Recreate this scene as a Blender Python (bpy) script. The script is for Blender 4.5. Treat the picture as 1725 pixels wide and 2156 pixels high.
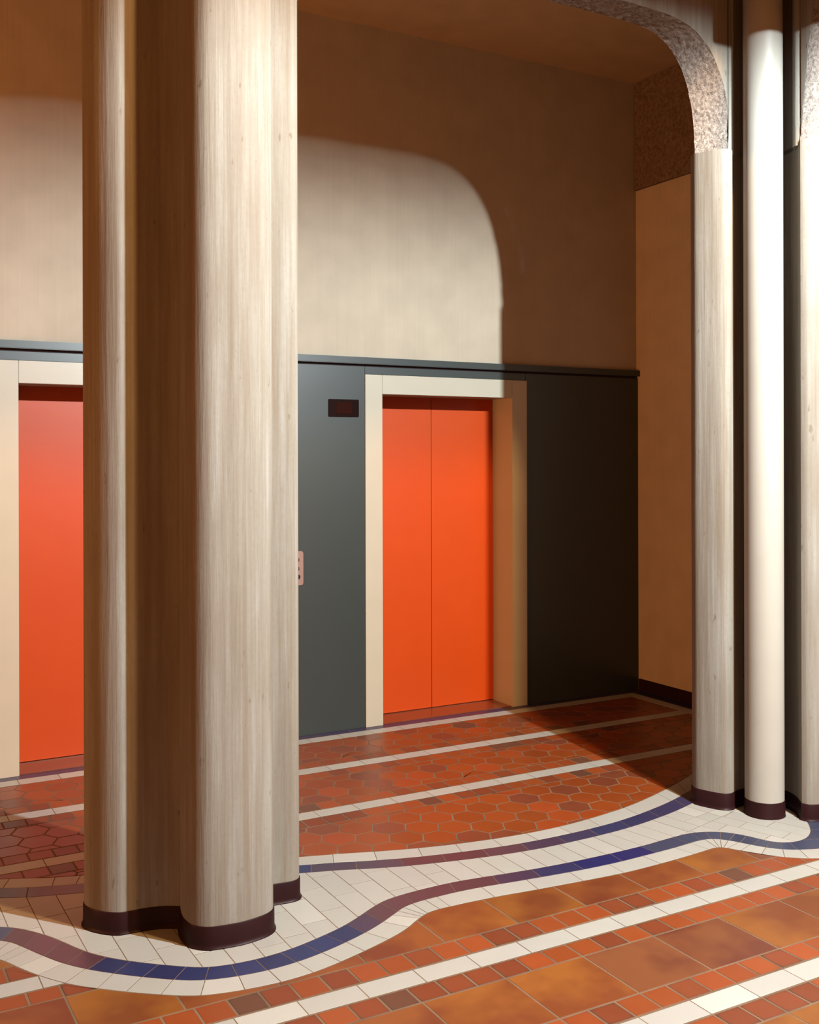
import bpy, bmesh, math, random
from mathutils import Vector, Matrix, noise
from mathutils.geometry import delaunay_2d_cdt
for o in list(bpy.data.objects): bpy.data.objects.remove(o)
scn = bpy.context.scene
COL = scn.collection
R = math.radians
rnd = random.Random(7)

# ------------------------------------------------------------------ camera
FPX, YAW, ROLL, HZ, CAMH = 2247.413, 0.507905, 0.002447, 963.955, 1.658
cam = bpy.data.cameras.new('camera')
cam.sensor_fit = 'HORIZONTAL'; cam.sensor_width = 36.0
cam.lens = FPX * 36.0 / 1725.0
cam.shift_y = -(1078.0 - HZ) / 1725.0
cam.clip_start = 0.05
camo = bpy.data.objects.new('camera', cam); COL.objects.link(camo)
camo.matrix_world = Matrix.Translation((0, 0, CAMH)) @ Matrix.Rotation(-YAW, 4, 'Z') @ Matrix.Rotation(R(90), 4, 'X') @ Matrix.Rotation(-ROLL, 4, 'Z')
scn.camera = camo

# ------------------------------------------------------------------ light
world = bpy.data.worlds.new('world'); scn.world = world; world.use_nodes = True
bg = world.node_tree.nodes['Background']
bg.inputs[0].default_value = (1.0, 0.30, 0.065, 1)
bg.inputs[1].default_value = 0.23
key = bpy.data.lights.new('ceiling_spot', 'SPOT')
key.energy = 960; key.color = (0.84, 0.93, 0.96)
key.spot_size = R(180); key.spot_blend = 0.25; key.shadow_soft_size = 0.035
keyo = bpy.data.objects.new('ceiling_spot', key); COL.objects.link(keyo)
keyo.location = (3.25, 0.75, 3.78)
warm = bpy.data.lights.new('hall_lamp', 'POINT'); warm.energy = 620; warm.color = (1.0, 0.52, 0.19); warm.shadow_soft_size = 0.12
warmo = bpy.data.objects.new('hall_lamp', warm); COL.objects.link(warmo); warmo.location = (2.98, 0.5, 6.0)
# unseen warm fill light added left of the frame to warm the alcove
lob = bpy.data.lights.new('alcove_fill', 'POINT'); lob.energy = 480; lob.color = (1.0, 0.36, 0.11); lob.shadow_soft_size = 0.6
lobo = bpy.data.objects.new('alcove_fill', lob); COL.objects.link(lobo); lobo.location = (-4.0, 4.12, 1.7)
scn.view_settings.view_transform = 'Standard'; scn.view_settings.look = 'None'
scn.view_settings.exposure = 1.66; scn.view_settings.gamma = 1.0
scn.view_settings.use_curve_mapping = False

# ------------------------------------------------------------------ helpers
def project(X, Y, Z=0.0):
    r = math.cos(YAW) * X - math.sin(YAW) * Y; d = math.sin(YAW) * X + math.cos(YAW) * Y
    if d < 0.1: return (-9999, -9999)
    return 862.5 + FPX * r / d, HZ - FPX * (Z - CAMH) / d

def link(name, me, mat=None, parent=None, **kw):
    o = bpy.data.objects.new(name, me); COL.objects.link(o)
    if mat and me is not None: me.materials.append(mat)
    if parent: o.parent = parent
    for k, v in kw.items(): o[k] = v
    return o

def mesh_of(name, vs, fs, smooth=None):
    me = bpy.data.meshes.new(name); me.from_pydata(vs, [], fs); me.update()
    if smooth is not None:
        me.polygons.foreach_set('use_smooth', [True] * len(me.polygons))
        me.set_sharp_from_angle(angle=R(smooth))
    return me

def box(name, x0, x1, y0, y1, z0, z1, mat, parent=None, bev=0.0, **kw):
    bm = bmesh.new()
    bmesh.ops.create_cube(bm, size=1)
    for v in bm.verts:
        v.co = Vector(((x0 + x1) / 2 + v.co.x * (x1 - x0), (y0 + y1) / 2 + v.co.y * (y1 - y0), (z0 + z1) / 2 + v.co.z * (z1 - z0)))
    if bev > 0: bmesh.ops.bevel(bm, geom=bm.edges[:], offset=bev, segments=2, affect='EDGES')
    me = bpy.data.meshes.new(name); bm.to_mesh(me); bm.free()
    return link(name, me, mat, parent, **kw)

def prism(name, pts, z0, z1, mat, parent=None, smooth=28, nz=1, **kw):
    n = len(pts); vs = []; fs = []
    for k in range(nz + 1):
        z = z0 + (z1 - z0) * k / nz
        vs += [(x, y, z) for x, y in pts]
    for k in range(nz):
        for i in range(n):
            j = (i + 1) % n
            fs.append((k * n + i, k * n + j, (k + 1) * n + j, (k + 1) * n + i))
    fs.append(tuple(range(n - 1, -1, -1))); fs.append(tuple(range(nz * n, nz * n + n)))
    return link(name, mesh_of(name, vs, fs, smooth), mat, parent, **kw)

def area2(p): return sum(p[i][0] * p[(i + 1) % len(p)][1] - p[(i + 1) % len(p)][0] * p[i][1] for i in range(len(p))) / 2
def ccw(p): return p if area2(p) > 0 else p[::-1]

def inset(p, d):
    n = len(p); out = []
    for i in range(n):
        a = Vector(p[i - 1]); b = Vector(p[i]); c = Vector(p[(i + 1) % n])
        e1 = (b - a); e2 = (c - b)
        if e1.length < 1e-7 or e2.length < 1e-7: out.append(tuple(b)); continue
        e1.normalize(); e2.normalize()
        n1 = Vector((-e1.y, e1.x)); n2 = Vector((-e2.y, e2.x)); m = n1 + n2
        if m.length < 1e-4: out.append(tuple(b + n1 * d)); continue
        m.normalize(); k = d / max(0.35, m.dot(n1)); out.append((b.x + m.x * k, b.y + m.y * k))
    return out

def clean(p, eps=2e-4):
    out = []
    for q in p:
        if not out or math.hypot(q[0] - out[-1][0], q[1] - out[-1][1]) > eps: out.append(q)
    while len(out) > 2 and math.hypot(out[0][0] - out[-1][0], out[0][1] - out[-1][1]) < eps: out.pop()
    res = []
    n = len(out)
    for i in range(n):
        a = out[i - 1]; b = out[i]; c = out[(i + 1) % n]
        cr = (b[0] - a[0]) * (c[1] - b[1]) - (b[1] - a[1]) * (c[0] - b[0])
        l = math.hypot(c[0] - a[0], c[1] - a[1])
        if l > 1e-6 and abs(cr) / l < 2e-5: continue
        res.append(b)
    return res

def inside(p, poly):
    x, y = p; r = False; n = len(poly)
    for i in range(n):
        x1, y1 = poly[i]; x2, y2 = poly[(i + 1) % n]
        if (y1 > y) != (y2 > y) and x < (x2 - x1) * (y - y1) / (y2 - y1) + x1: r = not r
    return r

def clip(tile, region):
    """intersection of a tile outline with a region outline -> list of loops"""
    tile = ccw(tile)
    bx0 = min(p[0] for p in tile); bx1 = max(p[0] for p in tile); by0 = min(p[1] for p in tile); by1 = max(p[1] for p in tile)
    near = False; n = len(region)
    for i in range(n):
        (x1, y1), (x2, y2) = region[i], region[(i + 1) % n]
        if max(x1, x2) < bx0 or min(x1, x2) > bx1 or max(y1, y2) < by0 or min(y1, y2) > by1: continue
        near = True; break
    if not near:
        return [tile] if inside(tile[0], region) else []
    vs = [Vector(p) for p in tile] + [Vector(p) for p in region]
    nt = len(tile)
    try:
        V, E, F, ov, oe, of = delaunay_2d_cdt(vs, [], [list(range(nt)), list(range(nt, nt + n))], 1, 1e-6)
    except Exception:
        return []
    keep = [f for f, o in zip(F, of) if 0 in o and 1 in o]
    ed = {}
    for f in keep:
        for i in range(len(f)):
            ed[(f[i], f[(i + 1) % len(f)])] = 1
    nxt = {}
    for (a, b) in ed:
        if (b, a) not in ed: nxt.setdefault(a, []).append(b)
    loops = []
    while nxt:
        a = next(iter(nxt)); lp = [a]; cur = a
        while True:
            if cur not in nxt: break
            b = nxt[cur].pop()
            if not nxt[cur]: del nxt[cur]
            if b == lp[0]: break
            lp.append(b); cur = b
            if len(lp) > 2000: break
        p = clean([tuple(V[i]) for i in lp])
        if len(p) >= 3 and area2(p) > 1.2e-4: loops.append(p)
    return loops

# ------------------------------------------------------------------ materials
KA = 0.32   # overall reflectance scale of the painted and fired surfaces
def K(c): return (c[0] * KA, c[1] * KA, c[2] * KA)
def newmat(name, rough=0.6, spec=0.5):
    m = bpy.data.materials.new(name); m.use_nodes = True
    nt = m.node_tree; b = nt.nodes['Principled BSDF']
    b.inputs['Roughness'].default_value = rough
    b.inputs['Specular IOR Level'].default_value = spec
    return m, nt, b
def N(nt, t, **kw):
    n = nt.nodes.new(t)
    for k, v in kw.items():
        if isinstance(k, str) and k.startswith('i_'): n.inputs[k[2:]].default_value = v
        else: setattr(n, k, v)
    return n
def mix(nt, fac, a, b, mode='MIX'):
    n = nt.nodes.new('ShaderNodeMix'); n.data_type = 'RGBA'; n.blend_type = mode
    for sock, v in ((n.inputs[0], fac), (n.inputs[6], a), (n.inputs[7], b)):
        if hasattr(v, 'node'): nt.links.new(v, sock)
        else: sock.default_value = v if not isinstance(v, tuple) else (*v[:3], 1)
    return n.outputs[2]
def ramp(nt, src, stops):
    n = nt.nodes.new('ShaderNodeValToRGB'); nt.links.new(src, n.inputs[0])
    cr = n.color_ramp
    while len(cr.elements) < len(stops): cr.elements.new(0.5)
    for e, (p, c) in zip(cr.elements, stops):
        e.position = p; e.color = (c, c, c, 1) if not isinstance(c, tuple) else (*c, 1)
    return n.outputs[0]
def coords(nt, scale=(1, 1, 1), src='Object', offset=False):
    tc = nt.nodes.new('ShaderNodeTexCoord'); mp = nt.nodes.new('ShaderNodeMapping')
    mp.inputs['Scale'].default_value = scale
    nt.links.new(tc.outputs[src], mp.inputs['Vector'])
    if offset:
        oi = nt.nodes.new('ShaderNodeObjectInfo'); mu = nt.nodes.new('ShaderNodeMath'); mu.operation = 'MULTIPLY'; mu.inputs[1].default_value = 97.0
        nt.links.new(oi.outputs['Random'], mu.inputs[0])
        cb = nt.nodes.new('ShaderNodeCombineXYZ')
        nt.links.new(mu.outputs[0], cb.inputs[0]); nt.links.new(mu.outputs[0], cb.inputs[2])
        nt.links.new(cb.outputs[0], mp.inputs['Location'])
    return mp.outputs[0]
def noise_tex(nt, vec, scale, detail=3, rough=0.5):
    n = nt.nodes.new('ShaderNodeTexNoise'); n.inputs['Scale'].default_value = scale
    n.inputs['Detail'].default_value = detail; n.inputs['Roughness'].default_value = rough
    nt.links.new(vec, n.inputs['Vector']); return n.outputs[0]
def bump(nt, b, h, strength, dist):
    n = nt.nodes.new('ShaderNodeBump'); n.inputs['Strength'].default_value = strength; n.inputs['Distance'].default_value = dist
    nt.links.new(h, n.inputs['Height']); nt.links.new(n.outputs[0], b.inputs['Normal'])

def paint_mat(name, col, rough=0.5, spec=0.5, streak=0.0, grain=0.03):
    m, nt, b = newmat(name, rough, spec)
    col = K(col)
    f = noise_tex(nt, coords(nt, (1, 1, 1)), 6.0, 4)
    dark = tuple(c * (1 - grain * 3) for c in col); lite = tuple(min(1, c * (1 + grain)) for c in col)
    c = mix(nt, ramp(nt, f, [(0.3, 0.0), (0.7, 1.0)]), dark, lite)
    if streak > 0:
        s = noise_tex(nt, coords(nt, (28, 28, 0.35)), 3.0, 4, 0.6)
        c = mix(nt, ramp(nt, s, [(0.35, streak), (0.6, 0.0)]), c, tuple(k * 0.72 for k in col))
        bump(nt, b, s, 0.25, 0.002)
    nt.links.new(c, b.inputs['Base Color'])
    return m

WALLC = (0.80, 0.70, 0.53)
M_wall = paint_mat('cream_plaster', (0.86, 0.74, 0.56), 0.75, 0.25, streak=0.16)
M_ceil = paint_mat('ceiling_plaster', (0.86, 0.62, 0.36), 0.9, 0.1, grain=0.03)
M_teal = paint_mat('teal_enamel', (0.052, 0.074, 0.071), 0.38, 0.5, grain=0.01)
M_cream = paint_mat('cream_enamel', (0.86, 0.81, 0.64), 0.38, 0.4, grain=0.01)
M_orange = paint_mat('orange_enamel', (1.02, 0.105, 0.002), 0.42, 0.34, grain=0.01)
M_pipe = paint_mat('white_gloss_paint', (0.76, 0.745, 0.65), 0.45, 0.4, grain=0.015)
M_skirt = paint_mat('dark_plum_skirting', (0.042, 0.013, 0.015), 0.45, 0.1, grain=0.08)
M_groove = paint_mat('groove_shadow_gap', (0.03, 0.012, 0.02), 0.7, 0.2)
M_dark = paint_mat('smoked_brown_glass', (0.020, 0.005, 0.003), 0.25, 0.12)
M_dark2 = paint_mat('display_glass', (0.045, 0.010, 0.006), 0.2, 0.12)
M_plate = paint_mat('brushed_pink_steel', (0.50, 0.30, 0.25), 0.45, 0.6)
M_button = paint_mat('dark_button', (0.10, 0.03, 0.02), 0.4, 0.5)
def metal_mat(name, col, rough):
    m, nt, b = newmat(name, rough); b.inputs['Metallic'].default_value = 1.0
    f = noise_tex(nt, coords(nt, (2, 60, 60)), 4.0, 3)
    nt.links.new(mix(nt, f, tuple(c * .85 for c in col), col), b.inputs['Base Color']); return m
M_steel = metal_mat('threshold_steel', (0.55, 0.42, 0.36), 0.22)

def concrete_mat(name, streak=True, rough_face=False):
    m, nt, b = newmat(name, 0.85, 0.2)
    big = noise_tex(nt, coords(nt, (1.2, 1.2, 0.5)), 2.2, 5, 0.6)
    if not rough_face:
        st = noise_tex(nt, coords(nt, (13, 13, 0.55)), 2.6, 8, 0.66)
        st2 = noise_tex(nt, coords(nt, (6, 6, 0.30)), 1.9, 6, 0.62)
        fine = noise_tex(nt, coords(nt, (1, 1, 0.6)), 90, 3, 0.6)
        c = mix(nt, ramp(nt, st, [(0.28, 0.0), (0.72, 1.0)]), (0.51, 0.425, 0.33), (0.76, 0.725, 0.65))
        c = mix(nt, ramp(nt, st2, [(0.50, 0.0), (0.66, 0.62)]), c, (0.46, 0.345, 0.24))
        c = mix(nt, ramp(nt, st2, [(0.30, 0.4), (0.45, 0.0)]), c, (0.78, 0.755, 0.69))
        c = mix(nt, ramp(nt, big, [(0.45, 0.0), (0.68, 0.55)]), c, (0.46, 0.37, 0.28))
        st3 = noise_tex(nt, coords(nt, (42, 42, 0.25)), 2.2, 4, 0.6)
        c = mix(nt, ramp(nt, st3, [(0.38, 0.24), (0.52, 0.0)]), c, (0.40, 0.30, 0.21))
        c = mix(nt, 1.0, c, (0.80, 0.85, 0.86), 'MULTIPLY')
        pit = noise_tex(nt, coords(nt, (1, 1, 0.4)), 38, 2, 0.5)
        c = mix(nt, ramp(nt, pit, [(0.70, 0.0), (0.76, 0.5)]), c, (0.22, 0.15, 0.10))
        c = mix(nt, ramp(nt, fine, [(0.3, 0.12), (0.6, 0.0)]), c, (0.3, 0.22, 0.16))
        # height: board seams and grain
        ad = N(nt, 'ShaderNodeMath', operation='MULTIPLY_ADD'); nt.links.new(st, ad.inputs[0]); ad.inputs[1].default_value = 1.0
        nt.links.new(st2, ad.inputs[2]); bump(nt, b, ad.outputs[0], 0.5, 0.005)
    else:
        vo = N(nt, 'ShaderNodeTexVoronoi'); vo.inputs['Scale'].default_value = 55
        nt.links.new(coords(nt), vo.inputs['Vector'])
        ag = noise_tex(nt, coords(nt), 70, 5, 0.7)
        c = mix(nt, ramp(nt, ag, [(0.36, 0.0), (0.62, 1.0)]), (0.30, 0.235, 0.20), (0.80, 0.73, 0.63))
        c = mix(nt, ramp(nt, big, [(0.45, 0.0), (0.7, 0.4)]), c, (0.45, 0.37, 0.31))
        c = mix(nt, ramp(nt, vo.outputs[0], [(0.0, 0.0), (0.9, 0.25)]), c, (0.55, 0.47, 0.42))
        bump(nt, b, ag, 0.9, 0.012)
    c = mix(nt, 1.0, c, (KA, KA, KA), 'MULTIPLY')
    nt.links.new(c, b.inputs['Base Color'])
    return m
M_conc = concrete_mat('board_formed_concrete')
M_rough = concrete_mat('bush_hammered_concrete', rough_face=True)
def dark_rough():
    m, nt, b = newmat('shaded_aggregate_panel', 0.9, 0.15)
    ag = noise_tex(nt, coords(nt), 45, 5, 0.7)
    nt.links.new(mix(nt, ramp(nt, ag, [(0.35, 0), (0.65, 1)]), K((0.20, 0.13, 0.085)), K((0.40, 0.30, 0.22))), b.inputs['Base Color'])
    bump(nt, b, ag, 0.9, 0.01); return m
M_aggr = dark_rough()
M_grout = paint_mat('brown_grey_grout', (0.30, 0.20, 0.125), 0.9, 0.15, grain=0.1)
M_grout_w = paint_mat('rosy_brown_grout', (0.34, 0.20, 0.14), 0.9, 0.15, grain=0.1)

def tile_mat(name, rough, spec, mottle=0.1, halo=False, two_tone=None, bumpy=0.0, mscale=9, coat=0.0):
    m, nt, b = newmat(name, rough, spec)
    oi = N(nt, 'ShaderNodeObjectInfo'); c = oi.outputs['Color']
    v = coords(nt, (1, 1, 1), offset=True)
    f = noise_tex(nt, v, mscale, 4, 0.6)
    if two_tone:
        f2 = noise_tex(nt, v, 4.2, 3, 0.5)
        c = mix(nt, ramp(nt, f2, [(0.40, 0.0), (0.62, 1.0)]), mix(nt, 1.0, c, two_tone[0], 'MULTIPLY'), mix(nt, 1.0, c, two_tone[1], 'MULTIPLY'))
    c = mix(nt, ramp(nt, f, [(0.3, mottle), (0.7, 0.0)]), c, mix(nt, 1.0, c, (0.62, 0.62, 0.66), 'MULTIPLY'))
    fn = noise_tex(nt, v, 160, 2, 0.6)
    c = mix(nt, ramp(nt, fn, [(0.35, mottle), (0.6, 0.0)]), c, mix(nt, 1.0, c, (0.72, 0.72, 0.72), 'MULTIPLY'))
    if halo:
        uv = N(nt, 'ShaderNodeUVMap'); uv.uv_map = 'uv'
        sep = N(nt, 'ShaderNodeSeparateXYZ'); nt.links.new(uv.outputs[0], sep.inputs[0])
        ds = []
        for k in (0, 1):
            s = N(nt, 'ShaderNodeMath', operation='SUBTRACT'); nt.links.new(sep.outputs[k], s.inputs[0]); s.inputs[1].default_value = 0.5
            a = N(nt, 'ShaderNodeMath', operation='ABSOLUTE'); nt.links.new(s.outputs[0], a.inputs[0]); ds.append(a.outputs[0])
        pw = []
        for d in ds:
            p = N(nt, 'ShaderNodeMath', operation='POWER'); nt.links.new(d, p.inputs[0]); p.inputs[1].default_value = 5.0; pw.append(p.outputs[0])
        ad = N(nt, 'ShaderNodeMath', operation='ADD'); nt.links.new(pw[0], ad.inputs[0]); nt.links.new(pw[1], ad.inputs[1])
        rt = N(nt, 'ShaderNodeMath', operation='POWER'); nt.links.new(ad.outputs[0], rt.inputs[0]); rt.inputs[1].default_value = 0.2
        wob = N(nt, 'ShaderNodeMath', operation='MULTIPLY_ADD'); nt.links.new(f, wob.inputs[0]); wob.inputs[1].default_value = 0.10; nt.links.new(rt.outputs[0], wob.inputs[2])
        hf = ramp(nt, wob.outputs[0], [(0.42, 0.0), (0.55, 1.0)])
        al = N(nt, 'ShaderNodeMath', operation='MULTIPLY'); nt.links.new(hf, al.inputs[0]); nt.links.new(oi.outputs['Alpha'], al.inputs[1])
        c = mix(nt, al.outputs[0], c, (0.13, 0.062, 0.034))
    c = mix(nt, 1.0, c, (KA * .88, KA * .92, KA * .94), 'MULTIPLY')
    nt.links.new(c, b.inputs['Base Color'])
    rr = nt.nodes.new('ShaderNodeMapRange'); nt.links.new(f, rr.inputs[0])
    rr.inputs['To Min'].default_value = rough * 0.85; rr.inputs['To Max'].default_value = rough * 1.2
    nt.links.new(rr.outputs[0], b.inputs['Roughness'])
    if bumpy: bump(nt, b, f, bumpy, 0.003)
    return m
T_white = tile_mat('white_glazed_tile', 0.42, 0.45, 0.10, mscale=7)
T_blue = tile_mat('blue_glazed_tile', 0.34, 0.5, 0.18, mscale=14)
T_small = tile_mat('small_quarry_tile', 0.42, 0.4, 0.12, halo=True, mscale=16)
T_big = tile_mat('flashed_quarry_tile', 0.40, 0.4, 0.14, two_tone=((1.08, 1.20, 1.05), (0.72, 0.62, 0.80)), mscale=7)
T_hex = tile_mat('hexagonal_quarry_tile', 0.36, 0.45, 0.22, bumpy=0.25, mscale=12)
CV = {"c2":[[0.5688,4.0207],[0.6213,3.9708],[0.6614,3.9222],[0.7066,3.8518],[0.742,3.775],[0.7663,3.7185],[0.7941,3.6606],[0.835,3.6023],[0.8856,3.5433],[0.9404,3.4941],[0.9821,3.4567],[1.0451,3.4043],[1.0895,3.3737],[1.1136,3.3609],[1.1821,3.3406],[1.279,3.3339],[1.3606,3.3409],[1.4541,3.3589],[1.5489,3.3913],[1.6377,3.4214],[1.6985,3.453],[1.8024,3.5198],[1.8564,3.5429],[1.9069,3.5541],[2.0045,3.564],[2.1044,3.5661],[2.1933,3.5623],[2.2444,3.5594],[2.4311,3.5274],[2.5779,3.5116],[2.7075,3.5014],[2.883,3.4961],[2.9821,3.4996],[3.0756,3.4936],[3.2702,3.5158],[3.351,3.5216],[3.4333,3.5011],[3.5005,3.4638],[3.5366,3.4145],[3.5623,3.3674],[3.5807,3.3115],[3.5921,3.2701],[3.6243,3.2322],[3.6712,3.2155],[3.7196,3.2078],[3.7819,3.223],[3.8435,3.2594],[3.8975,3.3134],[3.9355,3.3616]],"c1":[[0.5525,3.9067],[0.5823,3.8713],[0.609,3.8193],[0.656,3.7148],[0.7026,3.6217],[0.7581,3.5481],[0.8373,3.4662],[0.9102,3.3995],[0.9909,3.3337],[1.0357,3.3035],[1.0835,3.2773],[1.1797,3.2527],[1.2786,3.2435],[1.3837,3.2474],[1.4838,3.2723],[1.585,3.3003],[1.6768,3.3354],[1.7287,3.3613],[1.7766,3.3854],[1.8449,3.4257],[1.8924,3.457],[1.9442,3.4737],[2.0503,3.4746],[2.1511,3.4782],[2.2506,3.4709],[2.3973,3.446],[2.5015,3.436],[2.6341,3.4201],[2.7009,3.4135],[2.8277,3.4064],[2.8931,3.4071],[2.9678,3.4086],[3.077,3.411],[3.1955,3.4143],[3.2827,3.4241],[3.3434,3.4311],[3.3914,3.4212],[3.4344,3.3968],[3.4654,3.3391],[3.4958,3.2803],[3.5177,3.2296],[3.572,3.1704],[3.6236,3.1363],[3.7092,3.1067]],"c0":[[0.5315,3.7586],[0.5411,3.7328],[0.573,3.6639],[0.6184,3.5775],[0.6796,3.4812],[0.7383,3.4248],[0.7748,3.3912],[0.8356,3.3328],[0.9284,3.2607],[1.0056,3.2079],[1.0348,3.1927],[1.166,3.1576],[1.2847,3.1492],[1.3969,3.1546],[1.5043,3.1817],[1.609,3.2116],[1.719,3.2496],[1.7766,3.2731],[1.8231,3.2936],[1.8872,3.3402],[1.9391,3.3735],[1.9997,3.3788],[2.0453,3.3779],[2.1821,3.3704],[2.2357,3.3685],[2.3436,3.3531],[2.4215,3.3451],[2.6223,3.3232],[2.814,3.3067],[2.8799,3.3078],[3.0083,3.3096],[3.2068,3.318],[3.3028,3.3309],[3.3412,3.337],[3.3761,3.3185],[3.3914,3.2713],[3.4472,3.1802],[3.5017,3.1081],[3.5791,3.0504],[3.62,3.0321]],"c3":[[0.6047,4.2726],[0.7373,4.2167],[0.8904,4.1643],[1.6864,3.9526],[1.8217,3.8976],[1.9291,3.8552],[2.0246,3.8196],[2.1014,3.7935],[2.3055,3.744],[2.5072,3.7036],[2.6877,3.6862],[2.7819,3.686],[2.8777,3.6859],[2.9685,3.6864],[3.1049,3.6911],[3.2437,3.7084],[3.3459,3.7276],[3.4198,3.7423],[3.5109,3.7646],[3.5884,3.7855],[3.6759,3.8158]],"c4":[[0.6184,4.3689],[0.7897,4.2994],[0.9098,4.2501],[1.7192,4.0293],[1.8479,3.9741],[1.9221,3.9458],[2.0203,3.9123],[2.1436,3.8696],[2.2994,3.8321],[2.4779,3.7998],[2.6061,3.7809],[2.7322,3.7735],[2.8261,3.7704],[2.9607,3.7713],[3.1814,3.7819],[3.3108,3.8093],[3.4698,3.8487],[3.5885,3.8792],[3.692,3.9208],[3.8453,3.9771]],"c5":[[0.6322,4.4661],[0.7385,4.4192],[0.8256,4.3793],[0.9285,4.3372],[1.7547,4.1124],[1.8907,4.0588],[2.0507,4.0036],[2.1929,3.9584],[2.2375,3.9452],[2.4011,3.9052],[2.5696,3.8787],[2.7308,3.8643],[2.8677,3.8623],[2.9047,3.8625],[3.0945,3.8758],[3.3484,3.9151],[3.5391,3.9756],[3.7063,4.0365],[3.885,4.1048],[4.0477,4.1859]]}
JT = {"w0":[[[0.5749,3.8693],[0.5444,3.8497]],[[0.6022,3.82],[0.5353,3.7856]],[[0.621,3.7792],[0.5411,3.7328]],[[0.6566,3.7055],[0.5738,3.6691]],[[0.6991,3.6153],[0.6212,3.5813]],[[0.7515,3.5382],[0.6815,3.4801]],[[0.8249,3.4612],[0.7736,3.405]],[[0.9053,3.3994],[0.841,3.3335]],[[0.9846,3.3281],[0.9318,3.2644]],[[1.076,3.2762],[1.0356,3.1953]],[[1.1791,3.2448],[1.1668,3.1596]],[[1.2788,3.2379],[1.2843,3.1484]],[[1.3827,3.2412],[1.399,3.1592]],[[1.4816,3.2676],[1.5065,3.1862]],[[1.588,3.2953],[1.6098,3.2132]],[[1.6783,3.3329],[1.7203,3.2521]],[[1.7707,3.3798],[1.8248,3.3093]],[[1.8297,3.4106],[1.8934,3.3512]],[[1.8589,3.4356],[1.9072,3.3599]],[[1.8908,3.454],[1.9227,3.372]],[[1.9353,3.4689],[1.94,3.3804]],[[1.9941,3.4691],[2.0012,3.3813]],[[2.047,3.469],[2.0469,3.3804]],[[2.2426,3.4587],[2.2383,3.3725]],[[2.436,3.4366],[2.4234,3.3477]],[[2.6295,3.4098],[2.6236,3.3225]],[[2.8224,3.4001],[2.8182,3.3116]],[[3.0028,3.3979],[3.0107,3.3123]],[[3.187,3.4052],[3.2063,3.3194]],[[3.2797,3.4259],[3.2979,3.3298]],[[3.368,3.4258],[3.3483,3.3432]],[[3.4002,3.4076],[3.3602,3.3364]],[[3.43,3.3953],[3.3678,3.3283]],[[3.4469,3.366],[3.3766,3.3234]],[[3.4699,3.3287],[3.3863,3.309]],[[3.4869,3.2802],[3.4057,3.2551]],[[3.5153,3.2214],[3.4472,3.1802]],[[3.5635,3.1702],[3.5062,3.1103]],[[3.624,3.1329],[3.5825,3.0533]]],"bl":[[[0.6106,3.9808],[0.5591,3.8988]],[[0.677,3.9],[0.6121,3.8116]],[[0.7355,3.787],[0.6611,3.7045]],[[0.7841,3.6785],[0.7097,3.6083]],[[0.8352,3.5909],[0.7706,3.5411]],[[0.9004,3.522],[0.8393,3.4723]],[[0.9757,3.4547],[0.9135,3.403]],[[1.047,3.391],[0.9932,3.3338]],[[1.1145,3.3525],[1.0785,3.2801]],[[1.1865,3.3321],[1.1784,3.2559]],[[1.2689,3.3281],[1.2748,3.2401]],[[1.3617,3.3312],[1.3796,3.2512]],[[1.4568,3.3541],[1.4785,3.278]],[[1.5482,3.3841],[1.5807,3.3027]],[[1.6507,3.4251],[1.6728,3.336]],[[1.7474,3.4844],[1.7696,3.3849]],[[1.8361,3.5347],[1.8589,3.4356]],[[1.9471,3.5566],[1.9462,3.4775]],[[2.1575,3.5573],[2.1338,3.4818]],[[2.3432,3.542],[2.3215,3.4594]],[[2.5162,3.5144],[2.504,3.4347]],[[2.7039,3.501],[2.7002,3.4127]],[[2.903,3.497],[2.8935,3.4087]],[[3.0696,3.4868],[3.078,3.4105]],[[3.2613,3.5061],[3.28,3.4257]],[[3.3768,3.5221],[3.3506,3.4336]],[[3.4375,3.4877],[3.4013,3.4216]],[[3.4958,3.4603],[3.4392,3.4001]],[[3.5268,3.4064],[3.4587,3.3692]],[[3.5565,3.366],[3.4876,3.3291]],[[3.5729,3.3059],[3.5011,3.2774]],[[3.5788,3.258],[3.529,3.2283]],[[3.6172,3.2259],[3.5658,3.1783]],[[3.6545,3.2048],[3.6223,3.1464]]],"ub":[[[0.7166,4.3286],[0.6924,4.2346]],[[1.7668,4.0071],[1.7331,3.9347]],[[1.9348,3.9386],[1.906,3.8671]],[[2.11,3.8796],[2.0872,3.8039]],[[2.2851,3.8341],[2.259,3.7524]],[[2.4661,3.8001],[2.4445,3.7134]],[[2.6464,3.7749],[2.6298,3.6888]],[[2.83,3.7702],[2.8237,3.6909]],[[3.0114,3.7739],[3.0003,3.6941]],[[3.2034,3.7833],[3.1942,3.7043]],[[3.412,3.8306],[3.3992,3.739]],[[3.6331,3.8974],[3.6109,3.7965]]],"uw":[[[0.6649,4.4509],[0.6309,4.3717]],[[0.8251,4.3763],[0.7999,4.3]],[[0.9149,4.3382],[0.8806,4.2608]],[[1.8863,4.0564],[1.8522,3.9764]],[[2.052,4.0029],[2.0203,3.9123]],[[2.2331,3.9445],[2.2046,3.8612]],[[2.3962,3.9034],[2.3725,3.8155]],[[2.5689,3.8777],[2.5593,3.7919]],[[2.7355,3.8644],[2.7351,3.7771]],[[2.9118,3.862],[2.9134,3.7705]],[[3.0937,3.8748],[3.0811,3.7768]],[[3.3455,3.9151],[3.3349,3.813]],[[3.624,4.0035],[3.6081,3.8869]],[[3.8377,4.0856],[3.7572,3.9451]],[[3.9752,4.1477],[3.8418,3.9755]]]}
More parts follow.
